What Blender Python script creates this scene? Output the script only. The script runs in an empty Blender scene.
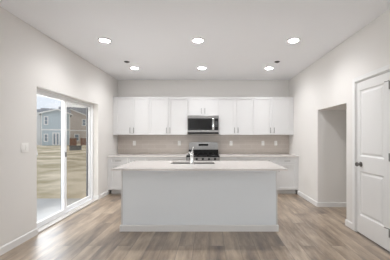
import bpy, bmesh, math, random
from mathutils import Vector, Matrix

C = bpy.context.scene.collection
S = bpy.context.scene
R = math.radians
random.seed(4)

# ------------------------------------------------------------------ camera, sky, light, exposure
EYE = 1.285
cam = bpy.data.objects.new('camera', bpy.data.cameras.new('camera'))
C.objects.link(cam)
cam.location = (0, 0, EYE)
cam.rotation_euler = (R(90), 0, 0)
cam.data.sensor_width = 36.0
cam.data.lens = 245 / 390 * 36.0
cam.data.shift_x = -14 / 390
cam.data.shift_y = 7 / 390
cam.data.clip_start = 0.05
cam.data.clip_end = 400
S.camera = cam

S.view_settings.view_transform = 'Standard'
S.view_settings.look = 'None'
S.view_settings.gamma = 1
S.view_settings.use_curve_mapping = False
S.view_settings.exposure = 0.07

LAMP = 6.8          # power of each ceiling light (W)
BEAM = 140           # its beam angle
REAR = 37         # power of each fill lamp added behind the viewer (W)
DOOR = 38.0
SIDE = 58
SKY = 1.02

w = bpy.data.worlds.new('overcast_sky')
S.world = w
w.use_nodes = True
nt = w.node_tree
nt.nodes.clear()
N = nt.nodes.new
L = nt.links.new
tc = N('ShaderNodeTexCoord')
mp = N('ShaderNodeMapping'); mp.inputs['Scale'].default_value = (3, 3, 14)
no = N('ShaderNodeTexNoise'); no.inputs['Scale'].default_value = 1.6; no.inputs['Detail'].default_value = 6
rp = N('ShaderNodeValToRGB')
rp.color_ramp.elements[0].position = 0.42; rp.color_ramp.elements[0].color = (0.77, 0.84, 0.93, 1)
rp.color_ramp.elements[1].position = 0.62; rp.color_ramp.elements[1].color = (0.94, 0.955, 0.975, 1)
bg = N('ShaderNodeBackground'); bg.inputs['Strength'].default_value = SKY
ou = N('ShaderNodeOutputWorld')
L(tc.outputs['Generated'], mp.inputs['Vector']); L(mp.outputs['Vector'], no.inputs['Vector'])
L(no.outputs['Fac'], rp.inputs['Fac']); L(rp.outputs['Color'], bg.inputs['Color']); L(bg.outputs['Background'], ou.inputs['Surface'])


def area_light(name, loc, rot, sx, sy, power, col):
    ld = bpy.data.lights.new(name, 'AREA')
    ld.shape = 'RECTANGLE'; ld.size = sx; ld.size_y = sy; ld.energy = power; ld.color = col
    lo = bpy.data.objects.new(name, ld); C.objects.link(lo)
    lo.location = loc; lo.rotation_euler = rot
    return lo


REAR_Y = -3.4
WINS = [(-2.15, -1.3), (0.85, 1.85)]                  # unseen windows added in the wall behind the viewer for light
for x0, x1 in WINS:
    area_light('rear_fill', ((x0 + x1) / 2, REAR_Y - 0.2, 0.95), (R(90), 0, 0), x1 - x0, 1.5, REAR, (0.94, 0.97, 1.0))  # unseen fill lamp, added to brighten the island front
# daylight through the patio door
area_light('patio_door_daylight', (-3.0, 4.12, 1.25), (0, R(-90 + 14), 0), 1.8, 1.9, DOOR, (0.95, 0.98, 1.0))
# fill lamp added behind the viewer, tilted up to brighten the ceiling
area_light('ceiling_fill', (-2.55, -1.55, 1.2), (0, R(-90 - 55), 0), 1.9, 2.3, SIDE, (0.94, 0.97, 1.0))

# ------------------------------------------------------------------ materials
def lin(r, g, b):
    f = lambda c: ((c / 255 + 0.055) / 1.055) ** 2.4 if c / 255 > 0.04045 else c / 255 / 12.92
    return (f(r), f(g), f(b), 1)


def mat(name, col, rough=0.5, metal=0.0, spec=0.5, noise=None, bump=None, emit=None):
    m = bpy.data.materials.new(name); m.use_nodes = True
    t = m.node_tree; b = t.nodes['Principled BSDF']
    b.inputs['Base Color'].default_value = col
    b.inputs['Roughness'].default_value = rough
    b.inputs['Metallic'].default_value = metal
    b.inputs['Specular IOR Level'].default_value = spec
    c = t.nodes.new('ShaderNodeTexCoord')
    if noise:                                   # (scale, amount): slight mottling of the base colour
        n = t.nodes.new('ShaderNodeTexNoise'); n.inputs['Scale'].default_value = noise[0]; n.inputs['Detail'].default_value = 5
        r = t.nodes.new('ShaderNodeValToRGB')
        k = noise[1]
        r.color_ramp.elements[0].position = 0.3; r.color_ramp.elements[1].position = 0.7
        r.color_ramp.elements[0].color = (col[0] * (1 - k), col[1] * (1 - k), col[2] * (1 - k), 1)
        r.color_ramp.elements[1].color = (min(1, col[0] * (1 + k)), min(1, col[1] * (1 + k)), min(1, col[2] * (1 + k)), 1)
        t.links.new(c.outputs['Object'], n.inputs['Vector']); t.links.new(n.outputs['Fac'], r.inputs['Fac'])
        t.links.new(r.outputs['Color'], b.inputs['Base Color'])
    if bump:                                    # (scale, strength)
        n2 = t.nodes.new('ShaderNodeTexNoise'); n2.inputs['Scale'].default_value = bump[0]; n2.inputs['Detail'].default_value = 3
        u = t.nodes.new('ShaderNodeBump'); u.inputs['Strength'].default_value = bump[1]; u.inputs['Distance'].default_value = 0.004
        t.links.new(c.outputs['Object'], n2.inputs['Vector']); t.links.new(n2.outputs['Fac'], u.inputs['Height'])
        t.links.new(u.outputs['Normal'], b.inputs['Normal'])
    if emit:
        b.inputs['Emission Color'].default_value = emit[0]; b.inputs['Emission Strength'].default_value = emit[1]
    return m


def siding(name, col, period=0.18):
    m = mat(name, col, 0.8)
    t = m.node_tree; b = t.nodes['Principled BSDF']
    c = t.nodes.new('ShaderNodeTexCoord'); wv = t.nodes.new('ShaderNodeTexWave')
    wv.wave_type = 'BANDS'; wv.bands_direction = 'Z'; wv.wave_profile = 'SAW'
    wv.inputs['Scale'].default_value = 1 / period / 3.18
    u = t.nodes.new('ShaderNodeBump'); u.inputs['Strength'].default_value = 0.4; u.inputs['Distance'].default_value = 0.02
    t.links.new(c.outputs['Object'], wv.inputs['Vector']); t.links.new(wv.outputs['Fac'], u.inputs['Height'])
    t.links.new(u.outputs['Normal'], b.inputs['Normal'])
    return m


def plank_floor():
    m = bpy.data.materials.new('grey_oak_planks'); m.use_nodes = True
    t = m.node_tree; b = t.nodes['Principled BSDF']; n = t.nodes.new; l = t.links.new
    c = n('ShaderNodeTexCoord')
    mp = n('ShaderNodeMapping'); mp.inputs['Rotation'].default_value = (0, 0, R(90))
    br = n('ShaderNodeTexBrick')
    br.offset = 0.37; br.offset_frequency = 2
    br.inputs['Scale'].default_value = 1.0
    br.inputs['Brick Width'].default_value = 1.22; br.inputs['Row Height'].default_value = 0.18
    br.inputs['Mortar Size'].default_value = 0.0025; br.inputs['Mortar Smooth'].default_value = 0.3
    br.inputs['Color1'].default_value = (0, 0, 0, 1); br.inputs['Color2'].default_value = (1, 1, 1, 1)
    br.inputs['Mortar'].default_value = (0.3, 0.3, 0.3, 1)
    l(c.outputs['Object'], mp.inputs['Vector']); l(mp.outputs['Vector'], br.inputs['Vector'])
    mg = n('ShaderNodeMapping'); mg.inputs['Scale'].default_value = (11, 1.9, 1)
    l(c.outputs['Object'], mg.inputs['Vector'])
    vm = n('ShaderNodeVectorMath'); vm.operation = 'MULTIPLY_ADD'
    vm.inputs[1].default_value = (7, 9, 5)
    l(br.outputs['Color'], vm.inputs[0]); l(mg.outputs['Vector'], vm.inputs[2])
    g = n('ShaderNodeTexNoise'); g.inputs['Scale'].default_value = 1.0; g.inputs['Detail'].default_value = 7; g.inputs['Roughness'].default_value = 0.62
    l(vm.outputs['Vector'], g.inputs['Vector'])
    mx = n('ShaderNodeMath'); mx.operation = 'MULTIPLY_ADD'; mx.inputs[1].default_value = 0.40
    l(br.outputs['Color'], mx.inputs[0])
    gm = n('ShaderNodeMath'); gm.operation = 'MULTIPLY_ADD'; gm.inputs[1].default_value = 1.7; gm.inputs[2].default_value = -0.55
    l(g.outputs['Fac'], gm.inputs[0]); l(gm.outputs['Value'], mx.inputs[2])
    rp = n('ShaderNodeValToRGB')
    e = rp.color_ramp.elements
    e[0].position = 0.12; e[0].color = FLOOR_DARK
    e[1].position = 0.92; e[1].color = FLOOR_LIGHT
    q = e.new(0.52); q.color = FLOOR_MID
    l(mx.outputs['Value'], rp.inputs['Fac'])
    mm = n('ShaderNodeMix'); mm.data_type = 'RGBA'
    mm.inputs['B'].default_value = lin(96, 84, 74)
    l(br.outputs['Fac'], mm.inputs['Factor']); l(rp.outputs['Color'], mm.inputs['A'])
    l(mm.outputs['Result'], b.inputs['Base Color'])
    b.inputs['Roughness'].default_value = 0.36
    b.inputs['Specular IOR Level'].default_value = 0.8
    b.inputs['Coat Weight'].default_value = 0.85; b.inputs['Coat Roughness'].default_value = 0.38; b.inputs['Coat IOR'].default_value = 1.6
    bu = n('ShaderNodeBump'); bu.inputs['Strength'].default_value = 0.15; bu.inputs['Distance'].default_value = 0.003
    l(g.outputs['Fac'], bu.inputs['Height']); l(bu.outputs['Normal'], b.inputs['Normal'])
    return m


FLOOR_DARK, FLOOR_MID, FLOOR_LIGHT = lin(82, 66, 52), lin(142, 121, 99), lin(186, 167, 144)


def tile_splash():
    m = bpy.data.materials.new('taupe_subway_tile'); m.use_nodes = True
    t = m.node_tree; b = t.nodes['Principled BSDF']; n = t.nodes.new; l = t.links.new
    c = n('ShaderNodeTexCoord')
    mp = n('ShaderNodeMapping'); mp.inputs['Rotation'].default_value = (R(-90), 0, 0)
    br = n('ShaderNodeTexBrick')
    br.inputs['Scale'].default_value = 1.0
    br.inputs['Brick Width'].default_value = 0.30; br.inputs['Row Height'].default_value = 0.10
    br.inputs['Mortar Size'].default_value = 0.002
    br.inputs['Color1'].default_value = lin(189, 179, 170); br.inputs['Color2'].default_value = lin(195, 185, 176)
    br.inputs['Mortar'].default_value = lin(212, 206, 199)
    l(c.outputs['Object'], mp.inputs['Vector']); l(mp.outputs['Vector'], br.inputs['Vector'])
    l(br.outputs['Color'], b.inputs['Base Color'])
    b.inputs['Roughness'].default_value = 0.3
    return m


def glass_mat(name, tint=(1, 1, 1, 1), refl=0.05):
    m = bpy.data.materials.new(name); m.use_nodes = True
    t = m.node_tree; t.nodes.clear(); n = t.nodes.new
    tr = n('ShaderNodeBsdfTransparent'); tr.inputs['Color'].default_value = tint
    gl = n('ShaderNodeBsdfGlossy'); gl.inputs['Roughness'].default_value = 0.02
    mx = n('ShaderNodeMixShader'); mx.inputs['Fac'].default_value = refl
    o = n('ShaderNodeOutputMaterial')
    t.links.new(tr.outputs[0], mx.inputs[1]); t.links.new(gl.outputs[0], mx.inputs[2]); t.links.new(mx.outputs[0], o.inputs['Surface'])
    return m


M = {
    'wall': mat('greige_wall_paint', lin(226, 223, 219), 0.85, spec=0.2, bump=(160, 0.15)),
    'ceiling': mat('flat_white_ceiling_paint', lin(246, 247, 249), 0.9, spec=0.1, bump=(120, 0.2)),
    'island': mat('pale_grey_island_paint', lin(236, 240, 243), 0.7, spec=0.25, bump=(160, 0.1)),
    'trim': mat('white_trim_paint', lin(229, 228, 226), 0.4),
    'cabinet': mat('white_cabinet_paint', lin(215, 214, 213), 0.4),
    'toe': mat('cabinet_toe_kick', lin(205, 203, 200), 0.6),
    'quartz': mat('white_quartz', lin(218, 213, 209), 0.16, noise=(150, 0.02)),
    'floor': plank_floor(),
    'tile': tile_splash(),
    'steel': mat('brushed_stainless_steel', lin(146, 144, 142), 0.34, 1.0, noise=(25, 0.06)),
    'chrome': mat('polished_chrome', lin(215, 215, 215), 0.12, 1.0),
    'nickel': mat('satin_nickel', lin(128, 125, 121), 0.3, 1.0),
    'black_glass': mat('black_oven_glass', lin(26, 26, 28), 0.06, spec=0.6),
    'black': mat('black_enamel', lin(14, 14, 15), 0.45, spec=0.3),
    'iron': mat('cast_iron', lin(20, 20, 20), 0.7, spec=0.2, noise=(40, 0.15)),
    'dark': mat('dark_grey_metal', lin(92, 91, 90), 0.45, 0.4),
    'vinyl': mat('white_vinyl', lin(240, 241, 242), 0.35),
    'sill': mat('grey_white_threshold', lin(196, 192, 188), 0.45),
    'plate': mat('white_plastic', lin(242, 240, 236), 0.35),
    'slot': mat('dark_slot', lin(60, 58, 56), 0.6),
    'lens': mat('lit_lens', lin(255, 252, 246), 0.4, emit=(lin(250, 251, 255), 95.0)),
    'display': mat('unlit_display', lin(14, 15, 17), 0.1),
    'key': mat('grey_key_print', lin(120, 120, 122), 0.4),
    'glass': glass_mat('clear_window_glass'),
    'screen': glass_mat('insect_screen_mesh', (0.88, 0.86, 0.83, 1), 0.0),
    'screen_frame': mat('grey_screen_frame', lin(128, 130, 134), 0.5),
    'concrete': mat('patio_concrete', lin(186, 187, 187), 0.85, noise=(3, 0.05)),
    'blue_siding': siding('blue_grey_lap_siding', lin(186, 199, 207)),
    'tan_siding': siding('tan_lap_siding', lin(196, 186, 178)),
    'white_siding': siding('white_lap_siding', lin(246, 246, 246)),
    'house_trim': mat('white_house_trim', lin(236, 236, 236), 0.6),
    'shingle': mat('grey_asphalt_shingle', lin(140, 142, 146), 0.9, noise=(2.5, 0.2)),
    'house_glass': mat('house_window_glass', lin(128, 142, 156), 0.1, spec=0.8),
    'fence': mat('brown_fence_wood', lin(128, 92, 74), 0.8, noise=(3, 0.2)),
    'unit': mat('grey_metal_unit', lin(110, 112, 112), 0.6),
}


def soil():
    m = mat('bare_tan_soil', lin(196, 176, 146), 0.95)
    t = m.node_tree; b = t.nodes['Principled BSDF']; n = t.nodes.new; l = t.links.new
    c = n('ShaderNodeTexCoord')
    a = n('ShaderNodeTexNoise'); a.inputs['Scale'].default_value = 0.35; a.inputs['Detail'].default_value = 8; a.inputs['Roughness'].default_value = 0.6
    r = n('ShaderNodeValToRGB'); e = r.color_ramp.elements
    e[0].position = 0.42; e[0].color = lin(168, 155, 122)
    e[1].position = 0.58; e[1].color = lin(226, 212, 188)
    l(c.outputs['Object'], a.inputs['Vector']); l(a.outputs['Fac'], r.inputs['Fac']); l(r.outputs['Color'], b.inputs['Base Color'])
    return m


M['soil'] = soil()


# ------------------------------------------------------------------ helpers
class MB:
    """collects shapes, then links them as one mesh object"""
    def __init__(self):
        self.bm = bmesh.new()

    def box(self, x0, x1, y0, y1, z0, z1):
        vs = [self.bm.verts.new((x, y, z)) for x in (x0, x1) for y in (y0, y1) for z in (z0, z1)]
        for f in ((0, 1, 3, 2), (4, 6, 7, 5), (0, 4, 5, 1), (2, 3, 7, 6), (0, 2, 6, 4), (1, 5, 7, 3)):
            self.bm.faces.new([vs[i] for i in f])
        return self

    def bbox(self, x0, x1, y0, y1, z0, z1, r=0.004, seg=2):
        b2 = bmesh.new()
        vs = [b2.verts.new((x, y, z)) for x in (x0, x1) for y in (y0, y1) for z in (z0, z1)]
        for f in ((0, 1, 3, 2), (4, 6, 7, 5), (0, 4, 5, 1), (2, 3, 7, 6), (0, 2, 6, 4), (1, 5, 7, 3)):
            b2.faces.new([vs[i] for i in f])
        bmesh.ops.recalc_face_normals(b2, faces=b2.faces[:])
        bmesh.ops.bevel(b2, geom=b2.edges[:], offset=r, segments=seg, affect='EDGES', profile=0.5)
        self._merge(b2)
        return self

    def _merge(self, b2):
        me = bpy.data.meshes.new('tmp'); b2.to_mesh(me); b2.free()
        self.bm.from_mesh(me); bpy.data.meshes.remove(me)

    def prism(self, pts, axis, a, b):
        """extrude polygon pts (pairs) along axis between a and b; the pair fills the other two axes in x,y,z order"""
        def v(p, t):
            q = list(p); q.insert('xyz'.index(axis), t); return q
        A = [self.bm.verts.new(v(p, a)) for p in pts]
        B = [self.bm.verts.new(v(p, b)) for p in pts]
        n = len(pts)
        self.bm.faces.new(A); self.bm.faces.new(B[::-1])
        for i in range(n):
            self.bm.faces.new((A[i], B[i], B[(i + 1) % n], A[(i + 1) % n]))
        return self

    def lathe(self, prof, centre, axis='z', seg=24):
        """prof: (radius, height) list turned about the axis through centre"""
        rings = []
        for r, h in prof:
            ring = []
            for k in range(seg):
                a = 2 * math.pi * k / seg
                p = (r * math.cos(a), r * math.sin(a), h)
                if axis == 'x': p = (p[2], p[0], p[1])
                if axis == 'y': p = (p[0], p[2], p[1])
                ring.append(self.bm.verts.new((centre[0] + p[0], centre[1] + p[1], centre[2] + p[2])))
            rings.append(ring)
        for i in range(len(rings) - 1):
            for k in range(seg):
                self.bm.faces.new((rings[i][k], rings[i][(k + 1) % seg], rings[i + 1][(k + 1) % seg], rings[i + 1][k]))
        self.bm.faces.new(rings[0][::-1]); self.bm.faces.new(rings[-1])
        return self

    def tube(self, pts, r, seg=10, radii=None):
        pts = [Vector(p) for p in pts]
        rings = []
        up = Vector((0, 0, 1))
        for i, p in enumerate(pts):
            d = (pts[min(i + 1, len(pts) - 1)] - pts[max(i - 1, 0)]).normalized()
            ref = up if abs(d.dot(up)) < 0.95 else Vector((1, 0, 0))
            s = d.cross(ref).normalized(); t = d.cross(s).normalized()
            rr = radii[i] if radii else r
            rings.append([self.bm.verts.new(p + rr * (math.cos(2 * math.pi * k / seg) * s + math.sin(2 * math.pi * k / seg) * t)) for k in range(seg)])
        for i in range(len(rings) - 1):
            for k in range(seg):
                self.bm.faces.new((rings[i][k], rings[i][(k + 1) % seg], rings[i + 1][(k + 1) % seg], rings[i + 1][k]))
        self.bm.faces.new(rings[0][::-1]); self.bm.faces.new(rings[-1])
        return self

    def build(self, name, m, parent=None, smooth=False):
        bmesh.ops.recalc_face_normals(self.bm, faces=self.bm.faces[:])
        me = bpy.data.meshes.new(name); self.bm.to_mesh(me); self.bm.free()
        if smooth:
            for p in me.polygons: p.use_smooth = True
            try: me.set_sharp_from_angle(angle=R(40))
            except Exception: pass
        me.materials.append(m)
        o = bpy.data.objects.new(name, me); C.objects.link(o)
        if parent: o.parent = parent
        return o


def tag(o, label=None, cat=None, group=None, kind=None):
    if label: o['label'] = label
    if cat: o['category'] = cat
    if group: o['group'] = group
    if kind: o['kind'] = kind
    return o


def thing(name, label, cat, loc=(0, 0, 0), group=None, kind=None):
    o = bpy.data.objects.new(name, None); C.objects.link(o)
    o.location = loc; o.empty_display_size = 0.1
    return tag(o, label, cat, group, kind)


def struct(name, mb, m, label=None):
    return tag(mb.build(name, m), label, None, None, 'structure')


def copy_tree(o, parent=None):
    c = o.copy(); C.objects.link(c)
    if parent: c.parent = parent
    for ch in [x for x in S.objects if x.parent == o]:
        copy_tree(ch, c)
    return c


# ------------------------------------------------------------------ room shell
XL, XR, YB, H = -2.27, 2.0, 6.11, 2.705
T = 0.12
DY0, DY1, DZ = 3.228, 5.02, 1.955                     # patio door opening
NY0, NY1, NZ = 3.564, 4.508, 1.78                     # refrigerator alcove opening
PY0, PY1, PZ = 2.69, 3.335, 2.03                      # pantry door opening
XO = XL - 0.21                                        # outer face of the left wall
XN = XR + 0.82                                        # back of the alcove

f = MB().box(XO, XR + T, REAR_Y - T, YB + T, -0.12, 0); f.box(XR + T, XN, NY0, NY1, -0.12, 0)
struct('floor', f, M['floor'], 'grey brown wood plank floor')
struct('ceiling', MB().box(XO, XR + T, REAR_Y - T, YB + T, H, H + 0.12), M['ceiling'], 'flat white ceiling')
struct('wall_back', MB().box(XO, XR + T, YB, YB + T, 0, H), M['wall'], 'greige back wall behind the cabinets')
b = MB()
SWY0, SWY1 = -2.7, -0.4                               # unseen side window, added to let fill light in
b.box(XO, XL, REAR_Y, SWY0, 0, H); b.box(XO, XL, SWY1, DY0, 0, H); b.box(XO, XL, SWY0, SWY1, 0, 0.2); b.box(XO, XL, SWY0, SWY1, 2.25, H)
b.box(XO, XL, DY1, YB, 0, H); b.box(XO, XL, DY0, DY1, DZ, H)
struct('wall_left', b, M['wall'], 'greige wall with the sliding patio door')
b = MB()
b.box(XR, XR + T, NY1, YB, 0, H); b.box(XR, XR + T, NY0, NY1, NZ, H); b.box(XR, XR + T, PY1, NY0, 0, H)
b.box(XR, XR + T, PY0, PY1, PZ, H); b.box(XR, XR + T, REAR_Y, PY0, 0, H)
struct('wall_right', b, M['wall'], 'greige wall with the refrigerator alcove and the pantry door')
b = MB()
b.box(XR + T, XN + T, NY1, NY1 + T, -0.12, NZ + T); b.box(XR + T, XN + T, NY0 - T, NY0, -0.12, NZ + T)
b.box(XN, XN + T, NY0, NY1, -0.12, NZ + T); b.box(XR + T, XN, NY0, NY1, NZ, NZ + T)
struct('wall_alcove', b, M['wall'], 'inside of the empty refrigerator alcove')
# wall behind the viewer, with two big windows added for light
b = MB()
wins = WINS; WZ0, WZ1 = 0.2, 2.25
b.box(XO, XR + T, REAR_Y - T, REAR_Y, 0, WZ0); b.box(XO, XR + T, REAR_Y - T, REAR_Y, WZ1, H)
b.box(XO, wins[0][0], REAR_Y - T, REAR_Y, WZ0, WZ1); b.box(wins[0][1], wins[1][0], REAR_Y - T, REAR_Y, WZ0, WZ1)
b.box(wins[1][1], XR + T, REAR_Y - T, REAR_Y, WZ0, WZ1)
struct('wall_front', b, M['wall'])

# baseboards (small chamfer on the top edge)
BH, BT = 0.088, 0.014


def board_y(mb, x, side, y0, y1):                      # runs along Y on a wall whose room side is +side
    mb.prism([(x, 0), (x + side * BT, 0), (x + side * BT, BH - 0.012), (x + side * BT * 0.4, BH), (x, BH)], 'y', y0, y1)


def board_x(mb, y, side, x0, x1):
    mb.prism([(y, 0), (y + side * BT, 0), (y + side * BT, BH - 0.012), (y + side * BT * 0.4, BH), (y, BH)], 'x', x0, x1)


b = MB(); board_y(b, XL, 1, REAR_Y, DY0); board_y(b, XL, 1, DY1, 5.50); board_x(b, DY1, -1, XL - 0.10, XL + BT)
struct('baseboard_left', b, M['trim'])
b = MB(); board_y(b, XR, -1, NY1, 5.50); board_y(b, XR, -1, PY1 + 0.057, NY0); board_y(b, XR, -1, REAR_Y, PY0 - 0.057)
struct('baseboard_right', b, M['trim'])
b = MB(); board_x(b, NY1, -1, XR - BT, XN); board_x(b, NY0, 1, XR - BT, XN); board_y(b, XN, -1, NY0, NY1)
struct('baseboard_alcove', b, M['trim'])
# tiled backsplash
CT = 0.865
b = MB().box(XL, XR, YB - 0.009, YB, CT - 0.03, 1.345)
struct('trim_1', b, M['tile'], 'taupe subway tile backsplash')

# ------------------------------------------------------------------ sliding patio door
d = thing('door_1', 'white vinyl sliding glass patio door', None, (XL - 0.155, (DY0 + DY1) / 2, 0), kind='structure')


def rel(mb_o, root):                                    # keep world geometry while parenting to a placed empty
    mb_o.matrix_parent_inverse = Matrix.Translation(root.location).inverted()
    return mb_o


def part(name, mb, m, root, top=None, smooth=False):
    """top: the thing's Empty; root: direct parent"""
    o = mb.build(name, m, root, smooth)
    if root.type == 'EMPTY':
        rel(o, root)
    return o


FX0, FX1 = XL - 0.205, XL - 0.105
b = MB()
fr = 0.035
b.box(FX0, FX1, DY0, DY0 + fr, 0, DZ); b.box(FX0, FX1, DY1 - fr, DY1, 0, DZ)
b.box(FX0, FX1, DY0 + fr, DY1 - fr, DZ - fr, DZ); b.box(FX0, FX1, DY0 + fr, DY1 - fr, 0, 0.032)
part('frame', b, M['vinyl'], d)
part('sill', MB().box(FX1, XL + 0.004, DY0 + 0.001, DY1 - 0.001, 0, 0.02), M['sill'], d)


def glazed(name, x0, x1, y0, y1, st=0.06, sf=None):
    sf = sf or st
    z0, z1 = 0.034, DZ - fr - 0.002
    p = MB()
    p.bbox(x0, x1, y0, y0 + st, z0, z1); p.bbox(x0, x1, y1 - sf, y1, z0, z1)
    p.box(x0, x1, y0 + st, y1 - sf, z1 - 0.04, z1); p.box(x0, x1, y0 + st, y1 - sf, z0, z0 + 0.058)
    o = part(name, p, M['vinyl'], d)
    xm = (x0 + x1) / 2
    MB().box(xm - 0.004, xm + 0.004, y0 + st, y1 - sf, z0 + 0.058, z1 - 0.04).build('glass', M['glass'], o)
    return o


ymid = (DY0 + DY1) / 2
sl = glazed('sliding_panel', XL - 0.142, XL - 0.110, DY0 + fr + 0.002, 4.10, 0.066)
fx = glazed('fixed_panel', XL - 0.180, XL - 0.148, 4.06, DY1 - fr - 0.002, 0.055, 0.026)
b = MB()
b.bbox(XL - 0.110, XL - 0.098, DY0 + 0.055, DY0 + 0.085, 0.92, 1.17, 0.004)
b.tube([(XL - 0.10, DY0 + 0.07, 0.95), (XL - 0.06, DY0 + 0.075, 0.98), (XL - 0.05, DY0 + 0.078, 1.045), (XL - 0.06, DY0 + 0.075, 1.11), (XL - 0.10, DY0 + 0.07, 1.14)], 0.009, 10)
b.build('handle', M['vinyl'], sl, True)
MB().bbox(XL - 0.111, XL - 0.100, 4.055, 4.078, 0.955, 1.035, 0.003).build('latch', M['dark'], sl)
# insect screen outside the fixed panel
sx0, sx1 = XL - 0.204, XL - 0.190
b = MB(); y0, y1, z0, z1 = 4.09, DY1 - fr - 0.001, 0.034, DZ - fr - 0.002
b.box(sx0, sx1, y0, y0 + 0.05, z0, z1); b.box(sx0, sx1, y1 - 0.05, y1, z0, z1)
b.box(sx0, sx1, y0 + 0.05, y1 - 0.05, z0, z0 + 0.045); b.box(sx0, sx1, y0 + 0.05, y1 - 0.05, z1 - 0.035, z1)
o = part('screen_panel', b, M['screen_frame'], d)
o['label'] = 'grey framed insect screen'
MB().box(sx0 + 0.006, sx0 + 0.008, y0 + 0.05, y1 - 0.05, z0 + 0.045, z1 - 0.035).build('screen_mesh', M['screen'], o)

# ------------------------------------------------------------------ pantry door
XD = XR + 0.006                                         # room face of the slab
p = thing('door_2', 'white two panel pantry door', None, (XR, (PY0 + PY1) / 2, 0), kind='structure')
b = MB()
cw = 0.057
b.bbox(XR - 0.016, XR, PY0 - cw, PY0 - 0.001, 0, PZ + cw, 0.004); b.bbox(XR - 0.016, XR, PY1 + 0.001, PY1 + cw, 0, PZ + cw, 0.004)
b.bbox(XR - 0.016, XR, PY0 - 0.001, PY1 + 0.001, PZ + 0.001, PZ + cw, 0.004)
part('casing', b, M['trim'], p)
b = MB()
b.box(XR, XR + T, PY0, PY0 + 0.012, 0, PZ); b.box(XR, XR + T, PY1 - 0.012, PY1, 0, PZ); b.box(XR, XR + T, PY0 + 0.012, PY1 - 0.012, PZ - 0.012, PZ)
xs0, xs1 = XD + 0.037, XD + 0.05                         # door stop behind the slab
b.box(xs0, xs1, PY0 + 0.012, PY0 + 0.04, 0, PZ - 0.012); b.box(xs0, xs1, PY1 - 0.04, PY1 - 0.012, 0, PZ - 0.012); b.box(xs0, xs1, PY0 + 0.04, PY1 - 0.04, PZ - 0.04, PZ - 0.012)
part('jamb', b, M['trim'], p)


def panel_door(y0, y1, z0, z1, panels, th=0.035):
    """moulded slab facing -X: rails and stiles, sloped sticking and a raised field in each panel"""
    m = MB(); x = XD
    ya, yb = panels[0][0], panels[0][1]
    m.box(x, x + th, y0, ya, z0, z1); m.box(x, x + th, yb, y1, z0, z1)
    zs = [z0] + [v for q in panels for v in (q[2], q[3])] + [z1]
    for k in range(0, len(zs), 2):
        m.box(x, x + th, ya, yb, zs[k], zs[k + 1])
    bm = m.bm
    for (a, c, za, zb) in panels:
        def ring(ins, dx):
            return [bm.verts.new((x + dx, yy, zz)) for yy, zz in ((a + ins, za + ins), (c - ins, za + ins), (c - ins, zb - ins), (a + ins, zb - ins))]
        rs = [ring(0, 0), ring(0.014, 0.012), ring(0.026, 0.013), ring(0.048, 0.004)]
        for i in range(3):
            for k in range(4):
                bm.faces.new((rs[i][k], rs[i][(k + 1) % 4], rs[i + 1][(k + 1) % 4], rs[i + 1][k]))
        bm.faces.new(rs[-1])
        m.box(x + 0.02, x + th, a, c, za, zb)
    return m


sy0, sy1 = PY0 + 0.016, PY1 - 0.016
slab = part('slab', panel_door(sy0, sy1, 0.012, PZ - 0.016, [(sy0 + 0.105, sy1 - 0.055, 0.25, 0.835), (sy0 + 0.105, sy1 - 0.055, 1.03, 1.905)]), M['trim'], p)
ky, kz = 3.235, 0.925
b = MB()
b.lathe([(0.033, 0), (0.033, -0.006), (0.028, -0.010), (0.013, -0.012), (0.011, -0.030), (0.020, -0.036), (0.028, -0.046), (0.029, -0.056), (0.024, -0.066), (0.010, -0.069)], (XD, ky, kz), 'x')
k = b.build('knob', M['nickel'], slab, True); k['label'] = 'satin nickel round door knob'
for hz in (0.22, 1.06, 1.86):
    b = MB()
    b.tube([(XR - 0.008, PY0 + 0.014, hz - 0.045), (XR - 0.008, PY0 + 0.014, hz + 0.045)], 0.008)
    b.box(XR - 0.002, XR + 0.006, PY0 + 0.004, PY0 + 0.03, hz - 0.045, hz + 0.045)
    if hz != 1.06:
        b.tube([(XR - 0.012, PY0 + 0.014, hz + 0.047), (XR - 0.022, PY0 + 0.075, hz + 0.047)], 0.005)
    o = part('hinge', b, M['nickel'], p)
    o['label'] = 'satin nickel hinge'

# unseen windows behind the viewer, added to go with the fill lamps
def added_window(n, base_pt, axis, a0, a1, d0, d1, z0, z1):
    wo = thing('window_%d' % n, None, None, base_pt, kind='structure')
    def bx(m, p0, p1, q0, q1, h0, h1):
        return m.box(p0, p1, q0, q1, h0, h1) if axis == 'x' else m.box(q0, q1, p0, p1, h0, h1)
    b = MB()
    bx(b, a0, a0 + 0.05, d0, d1, z0, z1); bx(b, a1 - 0.05, a1, d0, d1, z0, z1)
    bx(b, a0 + 0.05, a1 - 0.05, d0, d1, z0, z0 + 0.05); bx(b, a0 + 0.05, a1 - 0.05, d0, d1, z1 - 0.05, z1)
    part('frame', b, M['vinyl'], wo)
    m_ = (d0 + d1) / 2
    part('pane', bx(MB(), a0 + 0.05, a1 - 0.05, m_ - 0.003, m_ + 0.003, z0 + 0.05, z1 - 0.05), M['glass'], wo)


for i, (x0, x1) in enumerate(wins):
    added_window(i + 1, ((x0 + x1) / 2, REAR_Y, WZ0), 'x', x0, x1, REAR_Y - 0.08, REAR_Y - 0.03, WZ0, WZ1)
added_window(3, (XL, (SWY0 + SWY1) / 2, WZ0), 'y', SWY0, SWY1, XL - 0.15, XL - 0.08, WZ0, WZ1)

# ------------------------------------------------------------------ cabinets
GAP = 0.0028


def shaker(mb, x0, x1, z0, z1, yf, th=0.019, st=0.055):
    x0 += GAP; x1 -= GAP; z0 += GAP; z1 -= GAP
    st = min(st, (z1 - z0) * 0.28)
    mb.box(x0, x0 + st, yf, yf + th, z0, z1); mb.box(x1 - st, x1, yf, yf + th, z0, z1)
    mb.box(x0 + st, x1 - st, yf, yf + th, z0, z0 + st); mb.box(x0 + st, x1 - st, yf, yf + th, z1 - st, z1)
    mb.box(x0 + st, x1 - st, yf + 0.013, yf + th, z0 + st, z1 - st)
    return mb


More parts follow.
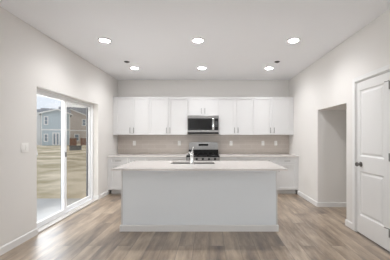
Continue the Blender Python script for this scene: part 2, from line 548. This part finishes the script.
def pull(x, z, yf, vertical, length=0.13):
    m = MB(); h = length / 2; e = h - 0.016
    if vertical:
        m.tube([(x, yf - 0.028, z - h), (x, yf - 0.028, z + h)], 0.0060, 10)
        for s in (-e, e): m.tube([(x, yf - 0.028, z + s), (x, yf, z + s)], 0.0045, 8)
    else:
        m.tube([(x - h, yf - 0.028, z), (x + h, yf - 0.028, z)], 0.0060, 10)
        for s in (-e, e): m.tube([(x + s, yf - 0.028, z), (x + s, yf, z)], 0.0045, 8)
    return m


def door_pair(root, x0, x1, z0, z1, yf, upper=True):
    xm = (x0 + x1) / 2
    for (a, c, hx) in ((x0, xm, xm - 0.042), (xm, x1, xm + 0.042)):
        o = part('door', shaker(MB(), a, c, z0, z1, yf), M['cabinet'], root)
        hz = z0 + 0.105 if upper else z1 - 0.105
        pull(hx, hz, yf, True).build('handle', M['nickel'], o, True)


UY = 5.78


def upper(x0, x1, z0, z1, label, fl=None, fr_=None):
    t = thing('wall_cabinet', label, 'cabinet', ((x0 + x1) / 2, YB, z0), 'white wall cabinets along the back wall')
    part('body', MB().box(x0 + 0.0005, x1 - 0.0005, UY + 0.020, YB, z0, z1), M['cabinet'], t)
    door_pair(t, x0, x1, z0, z1, UY)
    if fl is not None:
        part('filler', MB().box(fl, x0, UY + 0.006, UY + 0.026, z0, z1), M['cabinet'], t)
    if fr_ is not None:
        part('filler', MB().box(x1, fr_, UY + 0.006, UY + 0.026, z0, z1), M['cabinet'], t)
    return t


U0, U1 = 1.337, 2.236
xs = [-2.217, -1.415, -0.507, 0.229, 1.05, 1.93]
upper(xs[0], xs[1], U0, U1, 'white two door wall cabinet in the corner beside the sliding door wall', fl=XL + 0.003)
upper(xs[1], xs[2], U0, U1, 'tall white two door wall cabinet on the sliding door side of the microwave')
upper(xs[2], xs[3], 1.792, U1, 'short white two door wall cabinet directly above the microwave')
upper(xs[3], xs[4], U0, U1, 'tall white two door wall cabinet on the alcove side of the microwave')
upper(xs[4], xs[5], U0, U1, 'white two door wall cabinet in the corner beside the alcove wall', fr_=XR - 0.003)

BY, BZ = 5.472, CT - 0.032                               # base cabinet front, top of the boxes


def base(x0, x1, label, cols, doors, fl=None, fr_=None):
    t = thing('base_cabinet', label, 'cabinet', ((x0 + x1) / 2, YB, 0), 'white base cabinets along the back wall')
    part('body', MB().box(x0 + 0.0005, x1 - 0.0005, BY + 0.020, YB - 0.01, 0.10, BZ), M['cabinet'], t)
    part('toe_kick', MB().box(x0 + 0.0005, x1 - 0.0005, BY + 0.085, BY + 0.10, 0.0, 0.10), M['toe'], t)
    w_ = (x1 - x0) / cols
    for k in range(cols):
        a, c = x0 + k * w_, x0 + (k + 1) * w_
        o = part('drawer', shaker(MB(), a, c, BZ - 0.15, BZ - 0.006, BY, st=0.035), M['cabinet'], t)
        pull((a + c) / 2, BZ - 0.08, BY, False).build('handle', M['nickel'], o, True)
    if doors == 2:
        door_pair(t, x0, x1, 0.105, BZ - 0.153, BY, False)
    else:
        o = part('door', shaker(MB(), x0, x1, 0.105, BZ - 0.153, BY), M['cabinet'], t)
        pull(x0 + 0.042, BZ - 0.26, BY, True).build('handle', M['nickel'], o, True)
    if fl is not None:
        part('filler', MB().box(fl, x0, BY + 0.006, BY + 0.026, 0.10, BZ), M['cabinet'], t)
    if fr_ is not None:
        part('filler', MB().box(x1, fr_, BY + 0.006, BY + 0.026, 0.10, BZ), M['cabinet'], t)


base(-2.217, -1.415, 'white base cabinet in the corner beside the sliding door wall', 2, 2, fl=XL + 0.003)
base(-1.415, -0.512, 'white base cabinet on the sliding door side of the range', 2, 2)
base(0.240, 1.072, 'white base cabinet next to the range on its alcove side', 2, 2)
base(1.072, 1.515, 'narrow white drawer base cabinet second from the alcove wall', 1, 1)
base(1.515, 1.965, 'narrow white drawer and door base cabinet against the alcove wall', 1, 1, fr_=XR - 0.003)

for (x0, x1, lab) in ((XL, -0.512, 'white quartz worktop between the sliding door wall and the range'), (0.240, XR, 'white quartz worktop between the range and the alcove wall')):
    tag(MB().bbox(x0, x1, BY - 0.012, YB - 0.009, CT - 0.031, CT, 0.003).build('worktop', M['quartz']), lab, 'worktop', 'quartz worktops along the back wall')

# ------------------------------------------------------------------ microwave over the range
mx0, mx1, mz0, mz1, my = -0.505, 0.227, 1.358, 1.790, 5.715
m_ = thing('microwave', 'stainless steel microwave with black glass mounted above the range', 'microwave', ((mx0 + mx1) / 2, YB, mz0))
part('body', MB().box(mx0 + 0.003, mx1 - 0.003, my + 0.03, YB, mz0 + 0.02, mz1), M['steel'], m_)
part('vent_grille', MB().box(mx0 + 0.003, mx1 - 0.003, my + 0.012, my + 0.12, mz0, mz0 + 0.035), M['black'], m_)
dx1 = mx1 - 0.106
b = MB()
b.bbox(mx0 + 0.002, mx1 - 0.002, my, my + 0.03, mz1 - 0.072, mz1 - 0.004, 0.005)
b.bbox(mx0 + 0.002, mx1 - 0.002, my, my + 0.03, mz0 + 0.036, mz0 + 0.086, 0.005)
b.box(mx0 + 0.002, mx0 + 0.014, my + 0.002, my + 0.03, mz0 + 0.086, mz1 - 0.072)
b.box(mx1 - 0.012, mx1 - 0.002, my + 0.002, my + 0.03, mz0 + 0.086, mz1 - 0.072)
part('front_frame', b, M['steel'], m_)
dr = part('door', MB().bbox(mx0 + 0.014, dx1, my + 0.003, my + 0.03, mz0 + 0.088, mz1 - 0.074, 0.004), M['black_glass'], m_)
MB().box(mx0 + 0.055, dx1 - 0.075, my + 0.0015, my + 0.003, mz0 + 0.125, mz1 - 0.11).build('window', M['display'], dr)
b = MB()
hx = dx1 - 0.022
b.bbox(hx - 0.024, hx + 0.024, my - 0.042, my - 0.022, mz0 + 0.092, mz1 - 0.076, 0.008)
for z in (mz0 + 0.13, mz1 - 0.115): b.bbox(hx - 0.012, hx + 0.012, my - 0.026, my + 0.004, z - 0.012, z + 0.012, 0.003)
b.build('handle', M['chrome'], dr, True)['label'] = 'bright metal door handle'
cp = part('control_panel', MB().bbox(dx1 + 0.002, mx1 - 0.013, my + 0.003, my + 0.03, mz0 + 0.088, mz1 - 0.074, 0.003), M['black_glass'], m_)
MB().box(dx1 + 0.018, mx1 - 0.022, my + 0.0015, my + 0.003, mz1 - 0.125, mz1 - 0.098).build('display', M['display'], cp)
for r_ in range(4):
    for c_ in range(3):
        kx = dx1 + 0.027 + c_ * 0.022
        kz_ = mz1 - 0.155 - r_ * 0.032
        MB().box(kx - 0.008, kx + 0.008, my + 0.0018, my + 0.003, kz_ - 0.006, kz_ + 0.006).build('key', M['key'], cp)

# ------------------------------------------------------------------ gas range
rx0, rx1, ry = -0.510, 0.238, 5.43
rg = thing('gas_range', 'stainless steel freestanding gas range with black cooktop under the microwave', 'stove', ((rx0 + rx1) / 2, YB, 0))
rc = (rx0 + rx1) / 2
part('body', MB().box(rx0 + 0.002, rx1 - 0.002, ry + 0.04, YB - 0.03, 0.03, 0.838), M['steel'], rg)
b = MB()
b.prism([(ry + 0.04, 0.755), (ry, 0.76), (ry + 0.012, 0.835), (ry + 0.04, 0.842)], 'x', rx0 + 0.002, rx1 - 0.002)
part('control_panel', b, M['steel'], rg)
for k in range(5):
    kx = rc + (k - 2) * 0.135
    b = MB(); b.lathe([(0.026, 0.01), (0.026, -0.008), (0.021, -0.012), (0.019, -0.036), (0.012, -0.040)], (kx, ry + 0.004, 0.800), 'y', 20)
    b.box(kx - 0.005, kx + 0.005, ry - 0.042, ry - 0.02, 0.782, 0.818)
    part('knob', b, M['black'], rg, smooth=True)
part('cooktop', MB().bbox(rx0 + 0.002, rx1 - 0.002, ry + 0.02, YB - 0.13, 0.838, 0.862, 0.006), M['black'], rg)
for k in range(3):
    g0 = rx0 + 0.03 + k * 0.232; g1 = g0 + 0.222
    b = MB(); y0, y1, z0, z1 = ry + 0.05, YB - 0.155, 0.884, 0.900
    b.box(g0, g0 + 0.014, y0, y1, z0, z1); b.box(g1 - 0.014, g1, y0, y1, z0, z1)
    b.box(g0 + 0.014, g1 - 0.014, y0, y0 + 0.014, z0, z1); b.box(g0 + 0.014, g1 - 0.014, y1 - 0.014, y1, z0, z1)
    gm = (g0 + g1) / 2
    b.box(gm - 0.006, gm + 0.006, y0 + 0.014, y1 - 0.014, z0, z1)
    for yy in (y0 + 0.12, (y0 + y1) / 2, y1 - 0.13):
        b.box(g0 + 0.014, g1 - 0.014, yy - 0.006, yy + 0.006, z0, z1)
    for xx in (g0, g1 - 0.014):
        for yy in (y0, y1 - 0.014): b.box(xx, xx + 0.014, yy, yy + 0.014, 0.862, z0)
    part('grate', b, M['iron'], rg)
for (ox, oy) in ((-0.232, 0.15), (-0.232, 0.40), (0.0, 0.275), (0.232, 0.15), (0.232, 0.40)):
    b = MB(); b.lathe([(0.048, 0), (0.046, 0.008), (0.034, 0.009), (0.034, 0.016), (0.028, 0.018)], (rc + ox, ry + 0.02 + oy, 0.861), 'z', 20)
    part('burner', b, M['dark'], rg, smooth=True)
gy0, gy1 = YB - 0.125, YB - 0.012
b = MB(); prof = [(rx0 + 0.015, 0.975), (rx0 + 0.022, 1.135)]
for k in range(9):
    t_ = k / 8; prof.append((rx0 + 0.045 + (rx1 - rx0 - 0.09) * t_, 1.150 + 0.014 * math.sin(math.pi * t_)))
prof += [(rx1 - 0.022, 1.135), (rx1 - 0.015, 0.975)]
b.prism([(q[0], q[1]) for q in prof], 'y', gy0, gy1)
bgd = part('backguard', b, M['steel'], rg)
b = MB().box(rx0 + 0.012, rx1 - 0.012, gy0 - 0.006, gy1, 0.855, 0.978)
part('rear_vent', b, M['black'], rg)
dp = MB().bbox(rc - 0.118, rc + 0.118, gy0 - 0.005, gy0 + 0.004, 1.068, 1.118, 0.002).build('display', M['display'], bgd)
od = part('oven_door', MB().bbox(rx0 + 0.004, rx1 - 0.004, ry + 0.002, ry + 0.04, 0.19, 0.748, 0.006), M['steel'], rg)
MB().box(rx0 + 0.11, rx1 - 0.11, ry - 0.001, ry + 0.004, 0.30, 0.62).build('window', M['black_glass'], od)
b = MB(); b.tube([(rx0 + 0.06, ry - 0.045, 0.70), (rx1 - 0.06, ry - 0.045, 0.70)], 0.012)
for xx in (rx0 + 0.09, rx1 - 0.09): b.tube([(xx, ry - 0.045, 0.70), (xx, ry + 0.004, 0.70)], 0.009)
b.build('handle', M['steel'], od, True)
part('storage_drawer', MB().bbox(rx0 + 0.004, rx1 - 0.004, ry + 0.002, ry + 0.04, 0.05, 0.182, 0.006), M['steel'], rg)
part('toe_kick', MB().box(rx0 + 0.02, rx1 - 0.02, ry + 0.06, ry + 0.08, 0.0, 0.05), M['black'], rg)

# ------------------------------------------------------------------ island
IX0, IX1, IY0, IY1, IZ = -1.199, 0.933, 3.345, 3.975, 0.890
isl = thing('kitchen_island', 'long pale grey kitchen island standing in the middle of the floor', 'kitchen island', ((IX0 + IX1) / 2, (IY0 + IY1) / 2, 0))
b = MB()
b.box(IX0 + 0.02, IX1 - 0.02, IY0, IY0 + 0.02, 0, IZ - 0.025)
b.box(IX0 + 0.02, IX1 - 0.02, IY0 + 0.02, IY1, 0.1, 0.12)
part('front_panel', b, M['island'], isl)
for (a, c) in ((IX0, IX0 + 0.02), (IX1 - 0.02, IX1)):
    part('end_panel', MB().box(a, c, IY0 - 0.004, IY1, 0, IZ - 0.025), M['cabinet'], isl)
b = MB(); board_x(b, IY0 - 0.004, -1, IX0 - BT, IX1 + BT); board_y(b, IX0, -1, IY0 - 0.004, IY1); board_y(b, IX1, 1, IY0 - 0.004, IY1)
part('baseboard', b, M['trim'], isl)
kw = (IX1 - IX0 - 0.04) / 4
for k in range(4):
    a = IX0 + 0.02 + k * kw
    dmb = shaker(MB(), a, a + kw, 0.105, IZ - 0.04, 0)
    for v in dmb.bm.verts: v.co.y = IY1 + 0.02 - v.co.y
    o = part('door', dmb, M['cabinet'], isl)
part('toe_kick', MB().box(IX0 + 0.02, IX1 - 0.02, IY1 - 0.07, IY1 - 0.055, 0, 0.10), M['toe'], isl)

TX0, TX1, TY0, TY1 = -1.218, 0.976, 3.04, 4.06
SX0, SX1, SY0, SY1 = -0.575, 0.085, 3.60, 3.93
b = MB(); z0 = IZ - 0.024
b.box(TX0, SX0, TY0, TY1, z0, IZ); b.box(SX1, TX1, TY0, TY1, z0, IZ)
b.box(SX0, SX1, TY0, SY0, z0, IZ); b.box(SX0, SX1, SY1, TY1, z0, IZ)
bmesh.ops.remove_doubles(b.bm, verts=b.bm.verts[:], dist=1e-5)
tag(b.build('island_worktop', M['quartz']), 'large white quartz worktop overhanging the island', 'worktop')

b = MB(); q = 0.006; zb = IZ - 0.23
b.box(SX0 - q, SX0, SY0 - q, SY1 + q, zb, z0); b.box(SX1, SX1 + q, SY0 - q, SY1 + q, zb, z0)
b.box(SX0, SX1, SY0 - q, SY0, zb, z0); b.box(SX0, SX1, SY1, SY1 + q, zb, z0)
sk = thing('kitchen_sink', 'stainless steel sink set below the island worktop behind the faucet', 'sink', ((SX0 + SX1) / 2, (SY0 + SY1) / 2, zb))
part('basin', b.box(SX0 - q, SX1 + q, SY0 - q, SY1 + q, zb - q, zb), M['steel'], sk)
part('drain', MB().lathe([(0.045, 0), (0.045, 0.004), (0.03, 0.004), (0.028, 0.001)], ((SX0 + SX1) / 2, (SY0 + SY1) / 2, zb), 'z'), M['chrome'], sk, smooth=True)

FXc, FYc = -0.245, 3.525
fa = thing('kitchen_faucet', 'chrome single lever kitchen faucet on the island worktop', 'faucet', (FXc, FYc, IZ))
b = MB(); b.lathe([(0.032, 0), (0.032, 0.006), (0.026, 0.012), (0.0245, 0.02), (0.023, 0.13), (0.025, 0.15), (0.022, 0.165), (0.010, 0.172)], (FXc, FYc, IZ), 'z')
part('body', b, M['chrome'], fa, smooth=True)
sp = MB().tube([(FXc, FYc, IZ + 0.10), (FXc - 0.018, FYc + 0.05, IZ + 0.145), (FXc - 0.045, FYc + 0.12, IZ + 0.165), (FXc - 0.065, FYc + 0.17, IZ + 0.155), (FXc - 0.072, FYc + 0.19, IZ + 0.125)], 0.016, 14)
so = part('spout', sp, M['chrome'], fa, smooth=True)
lv = MB().tube([(FXc, FYc, IZ + 0.165), (FXc + 0.008, FYc - 0.006, IZ + 0.20), (FXc + 0.020, FYc - 0.014, IZ + 0.245), (FXc + 0.024, FYc - 0.018, IZ + 0.258)], 0.01, 12, [0.014, 0.011, 0.010, 0.006])
part('lever', lv, M['chrome'], fa, smooth=True)

# ------------------------------------------------------------------ ceiling lights and sprinklers
lamp = thing('ceiling_light', 'x', 'ceiling light', (0, 0, H), 'flush round lights on the ceiling')
b = MB(); b.lathe([(0.092, 0), (0.092, -0.006), (0.084, -0.013), (0.071, -0.015), (0.071, -0.004)], (0, 0, 0), 'z', 40)
b.build('trim_ring', M['trim'], lamp, True)
b = MB(); b.lathe([(0.0705, -0.005), (0.0705, -0.013), (0.060, -0.0155), (0.03, -0.017)], (0, 0, 0), 'z', 40)
b.build('lens', M['lens'], lamp, True)
ld = bpy.data.lights.new('lamp_beam', 'AREA'); ld.shape = 'DISK'; ld.size = 0.13; ld.energy = LAMP; ld.spread = R(BEAM); ld.color = (0.975, 0.985, 1.0)
lo = bpy.data.objects.new('lamp_beam', ld); C.objects.link(lo); lo.parent = lamp; lo.location = (0, 0, -0.020)
spots = [(-1.524, 3.58, 'lit round ceiling light over the island end by the sliding door'),
         (-0.16, 3.58, 'lit round ceiling light over the middle of the island'),
         (1.235, 3.58, 'lit round ceiling light over the island end by the alcove'),
         (-1.524, 5.01, 'lit round ceiling light near the wall cabinets on the sliding door side'),
         (-0.145, 5.01, 'lit round ceiling light in front of the microwave'),
         (1.227, 5.01, 'lit round ceiling light near the wall cabinets on the alcove side')]
for i, (x, y, lab) in enumerate(spots):
    o = lamp if i == 0 else copy_tree(lamp)
    o.location = (x, y, H); o['label'] = lab

for i, (x, y, lab) in enumerate(((-1.55, 4.62, 'small dark ceiling sprinkler on the sliding door side'), (1.285, 4.62, 'small dark ceiling sprinkler on the alcove side'))):
    if i == 0:
        spk = thing('ceiling_sprinkler', lab, 'sprinkler', (x, y, H), 'small sprinklers on the ceiling')
        b = MB(); b.lathe([(0.050, 0), (0.050, -0.004), (0.040, -0.012), (0.020, -0.014)], (0, 0, 0), 'z', 28)
        b.build('escutcheon', M['dark'], spk, True)
        b = MB(); b.lathe([(0.010, -0.012), (0.010, -0.017), (0.022, -0.018), (0.022, -0.020)], (0, 0, 0), 'z', 20)
        b.build('head', M['dark'], spk, True)
    else:
        o = copy_tree(spk); o.location = (x, y, H); o['label'] = lab

# ------------------------------------------------------------------ outlets and light switch
out0 = thing('wall_outlet', 'x', 'outlet', (0, 0, 0), 'white outlets on the backsplash')
MB().bbox(-0.036, 0.036, -0.006, 0, -0.058, 0.058, 0.002).build('cover_plate', M['plate'], out0)
for s in (-0.021, 0.021):
    o = MB().bbox(-0.016, 0.016, -0.008, -0.004, s - 0.014, s + 0.014, 0.001).build('receptacle', M['plate'], out0)
    MB().box(-0.0075, -0.0055, -0.0084, -0.008, s - 0.003, s + 0.006).box(0.0055, 0.0075, -0.0084, -0.008, s - 0.003, s + 0.006).build('slots', M['slot'], o)
for i, (x, lab) in enumerate(((-1.86, 'white outlet on the backsplash under the corner cabinet by the sliding door'),
                              (-0.74, 'white outlet on the backsplash beside the range on the sliding door side'),
                              (0.549, 'white outlet on the backsplash beside the range on the alcove side'),
                              (1.342, 'white outlet on the backsplash, second from the alcove wall'),
                              (1.663, 'white outlet on the backsplash closest to the alcove wall'))):
    o = out0 if i == 0 else copy_tree(out0)
    o.location = (x, YB - 0.009, 1.132); o['label'] = lab
sw = thing('light_switch', 'white double light switch on the wall before the sliding door', 'light switch', (XL, 3.016, 1.156))
part('cover_plate', MB().bbox(XL, XL + 0.006, 2.956, 3.076, 1.099, 1.213, 0.002), M['plate'], sw)
for yy in (2.993, 3.039):
    part('rocker', MB().bbox(XL + 0.004, XL + 0.010, yy - 0.016, yy + 0.016, 1.122, 1.190, 0.002), M['plate'], sw)

# ------------------------------------------------------------------ outside: yard, patio, houses
bm = MB(); gx = [XO - 0.02 - 95 * (i / 46) ** 1.7 for i in range(47)]; gy = [-8 + 110 * (j / 60) ** 1.3 for j in range(61)]
V = []
for x in gx:
    row = []
    for y in gy:
        near = min(1, max(0, (abs(x - XO) - 4) / 8)) if y < 8 else 1
        z = -0.16 - 0.0035 * max(0, y - 5) + near * (0.10 * math.sin(x * 0.55 + y * 0.31) * math.sin(y * 0.24 - x * 0.13)) * min(1, max(0, (y - 6) / 8))
        row.append(bm.bm.verts.new((x, y, z)))
    V.append(row)
for i in range(len(gx) - 1):
    for j in range(len(gy) - 1):
        bm.bm.faces.new((V[i][j], V[i][j + 1], V[i + 1][j + 1], V[i + 1][j]))
g = struct('ground', bm, M['soil'], 'bare tan soil yard')
struct('patio', MB().box(-6.4, XO - 0.004, 0.5, 5.56, -0.3, -0.11), M['concrete'], 'concrete patio slab outside the sliding door')


def house(name, label, origin, ang, w_, dep, eave, apex, apex_t, siding_m, wins_, belt=None, slider=None, over=0.35, main=None):
    """gable house; local x along the facade, local y into the house, facade at y = 0"""
    t = thing(name, label, 'house', origin); t.rotation_euler = (0, 0, ang)
    xa = w_ * apex_t
    MB().prism([(0, -1.2), (w_, -1.2), (w_, eave), (xa, apex), (0, eave)], 'y', 0, dep).build('wall', siding_m, t)
    sl_, sr_ = (apex - eave) / xa, (apex - eave) / (w_ - xa)
    b = MB(); th = 0.16
    b.prism([(-over, eave - over * sl_ + 0.02), (xa, apex + 0.02), (xa, apex + 0.02 + th), (-over, eave - over * sl_ + 0.02 + th)], 'y', -over, dep + over)
    b.prism([(w_ + over, eave - over * sr_ + 0.02), (xa, apex + 0.02), (xa, apex + 0.02 + th), (w_ + over, eave - over * sr_ + 0.02 + th)], 'y', -over, dep + over)
    b.build('roof', M['shingle'], t)
    if main:                                            # main roof behind the gable, ridge along the facade
        m0, m1, yr, zr = main
        MB().prism([(0.6, eave - 0.1), (yr, zr), (2 * yr - 0.6, eave - 0.1)], 'x', m0, m1).build('roof', M['shingle'], t)
    b = MB(); q = 0.22
    b.prism([(-over, eave - over * sl_ + 0.04 + th), (xa, apex + 0.04 + th), (xa, apex + th - q), (-over, eave - over * sl_ + th - q)], 'y', -over - 0.04, -over)
    b.prism([(w_ + over, eave - over * sr_ + 0.04 + th), (xa, apex + 0.04 + th), (xa, apex + th - q), (w_ + over, eave - over * sr_ + th - q)], 'y', -over - 0.04, -over)
    b.build('fascia', M['house_trim'], t)
    if belt:
        MB().box(0, w_, -0.04, 0, belt - 0.13, belt + 0.13).build('belt_trim', M['house_trim'], t)
    MB().box(-0.02, 0.13, -0.03, 0, -1.2, eave - 0.05).build('corner_trim', M['house_trim'], t)
    MB().box(w_ - 0.13, w_ + 0.02, -0.03, 0, -1.2, eave - 0.05).build('corner_trim', M['house_trim'], t)
    for (x0, x1, z0, z1) in wins_:
        b = MB(); f_ = 0.16
        b.box(x0 - f_, x0, -0.06, 0, z0 - f_, z1 + f_); b.box(x1, x1 + f_, -0.06, 0, z0 - f_, z1 + f_)
        b.box(x0, x1, -0.06, 0, z0 - f_, z0); b.box(x0, x1, -0.06, 0, z1, z1 + f_)
        b.box(x0, x1, -0.05, 0, (z0 + z1) / 2 - 0.03, (z0 + z1) / 2 + 0.03)
        wf = b.build('window', M['house_trim'], t)
        MB().box(x0, x1, -0.02, 0, z0, z1).build('pane', M['house_glass'], wf)
    if slider:
        x0, x1, z0, z1 = slider; f_ = 0.2
        b = MB()
        b.box(x0 - f_, x0, -0.06, 0, z0, z1 + f_); b.box(x1, x1 + f_, -0.06, 0, z0, z1 + f_); b.box(x0, x1, -0.06, 0, z1, z1 + f_)
        xm = (x0 + x1) / 2; b.box(xm - 0.12, xm + 0.12, -0.05, 0, z0, z1); b.box(x0, x1, -0.05, 0, z0, z0 + 0.15)
        sf = b.build('patio_door', M['house_trim'], t)
        MB().box(x0, x1, -0.02, 0, z0, z1).build('pane', M['house_glass'], sf)
    return t


house('blue_house', 'blue grey two storey gabled house across the yard', (-31.5, 46, 0), R(32.7), 4.7, 8.0, 5.75, 6.55, 0.56, M['blue_siding'],
      [(0.55, 0.95, 3.75, 5.05), (0.55, 0.95, 0.55, 1.75)], 2.68, (1.95, 2.75, -0.3, 1.95), 0.4, (-0.25, 5.0, 4.2, 7.15))
house('tan_house', 'tan two storey gabled house seen through the far door panel', (-38.5, 60, 0), R(26), 9.6, 9.0, 5.9, 8.2, 0.42, M['tan_siding'],
      [(6.7, 7.35, 4.3, 5.7), (5.0, 5.8, 0.4, 1.9)], 2.95, None, 0.4, (1.0, 12.0, 4.6, 9.3))
house('white_house', 'white sided house beyond the blue house, only its wall showing', (-38.75, 44.25, 0), R(32.7), 6.9, 8.0, 5.8, 6.4, 0.5, M['white_siding'], [], None, None, 0.03, (0.0, 6.85, 4.0, 7.1))

# wooden fence and a grey utility unit in front of the tan house
fe = thing('wooden_fence', 'brown wooden yard fence in front of the tan house', 'fence', (-25.6, 45, -0.35))
b = MB()
for f0, n_ in ((-25.6, 7), (-23.6, 13)):                # two runs with a gap between them
    for k in range(n_):
        b.box(f0 + k * 0.17, f0 + k * 0.17 + 0.15, 45, 45.03, -0.6, 1.05 + 0.02 * math.sin(k * 3.1))
part('board_panel', b, M['fence'], fe)
for xx in (-25.6, -24.52, -23.6, -21.5):
    part('post', MB().box(xx, xx + 0.12, 45.03, 45.15, -0.6, 1.12), M['fence'], fe)
b = MB()
for z in (0.7, -0.2): b.box(-25.6, -24.4, 45.03, 45.08, z, z + 0.1).box(-23.6, -21.4, 45.03, 45.08, z, z + 0.1)
part('rail', b, M['fence'], fe)
ut = thing('utility_box', 'grey metal utility box standing on the soil before the wooden fence', 'utility box', (-15.2, 28, -0.3))
part('body', MB().bbox(-15.8, -14.7, 27.7, 28.3, -0.4, 0.24, 0.03), M['unit'], ut)
part('lid', MB().bbox(-15.85, -14.65, 27.65, 28.35, 0.24, 0.31, 0.02), M['dark'], ut)
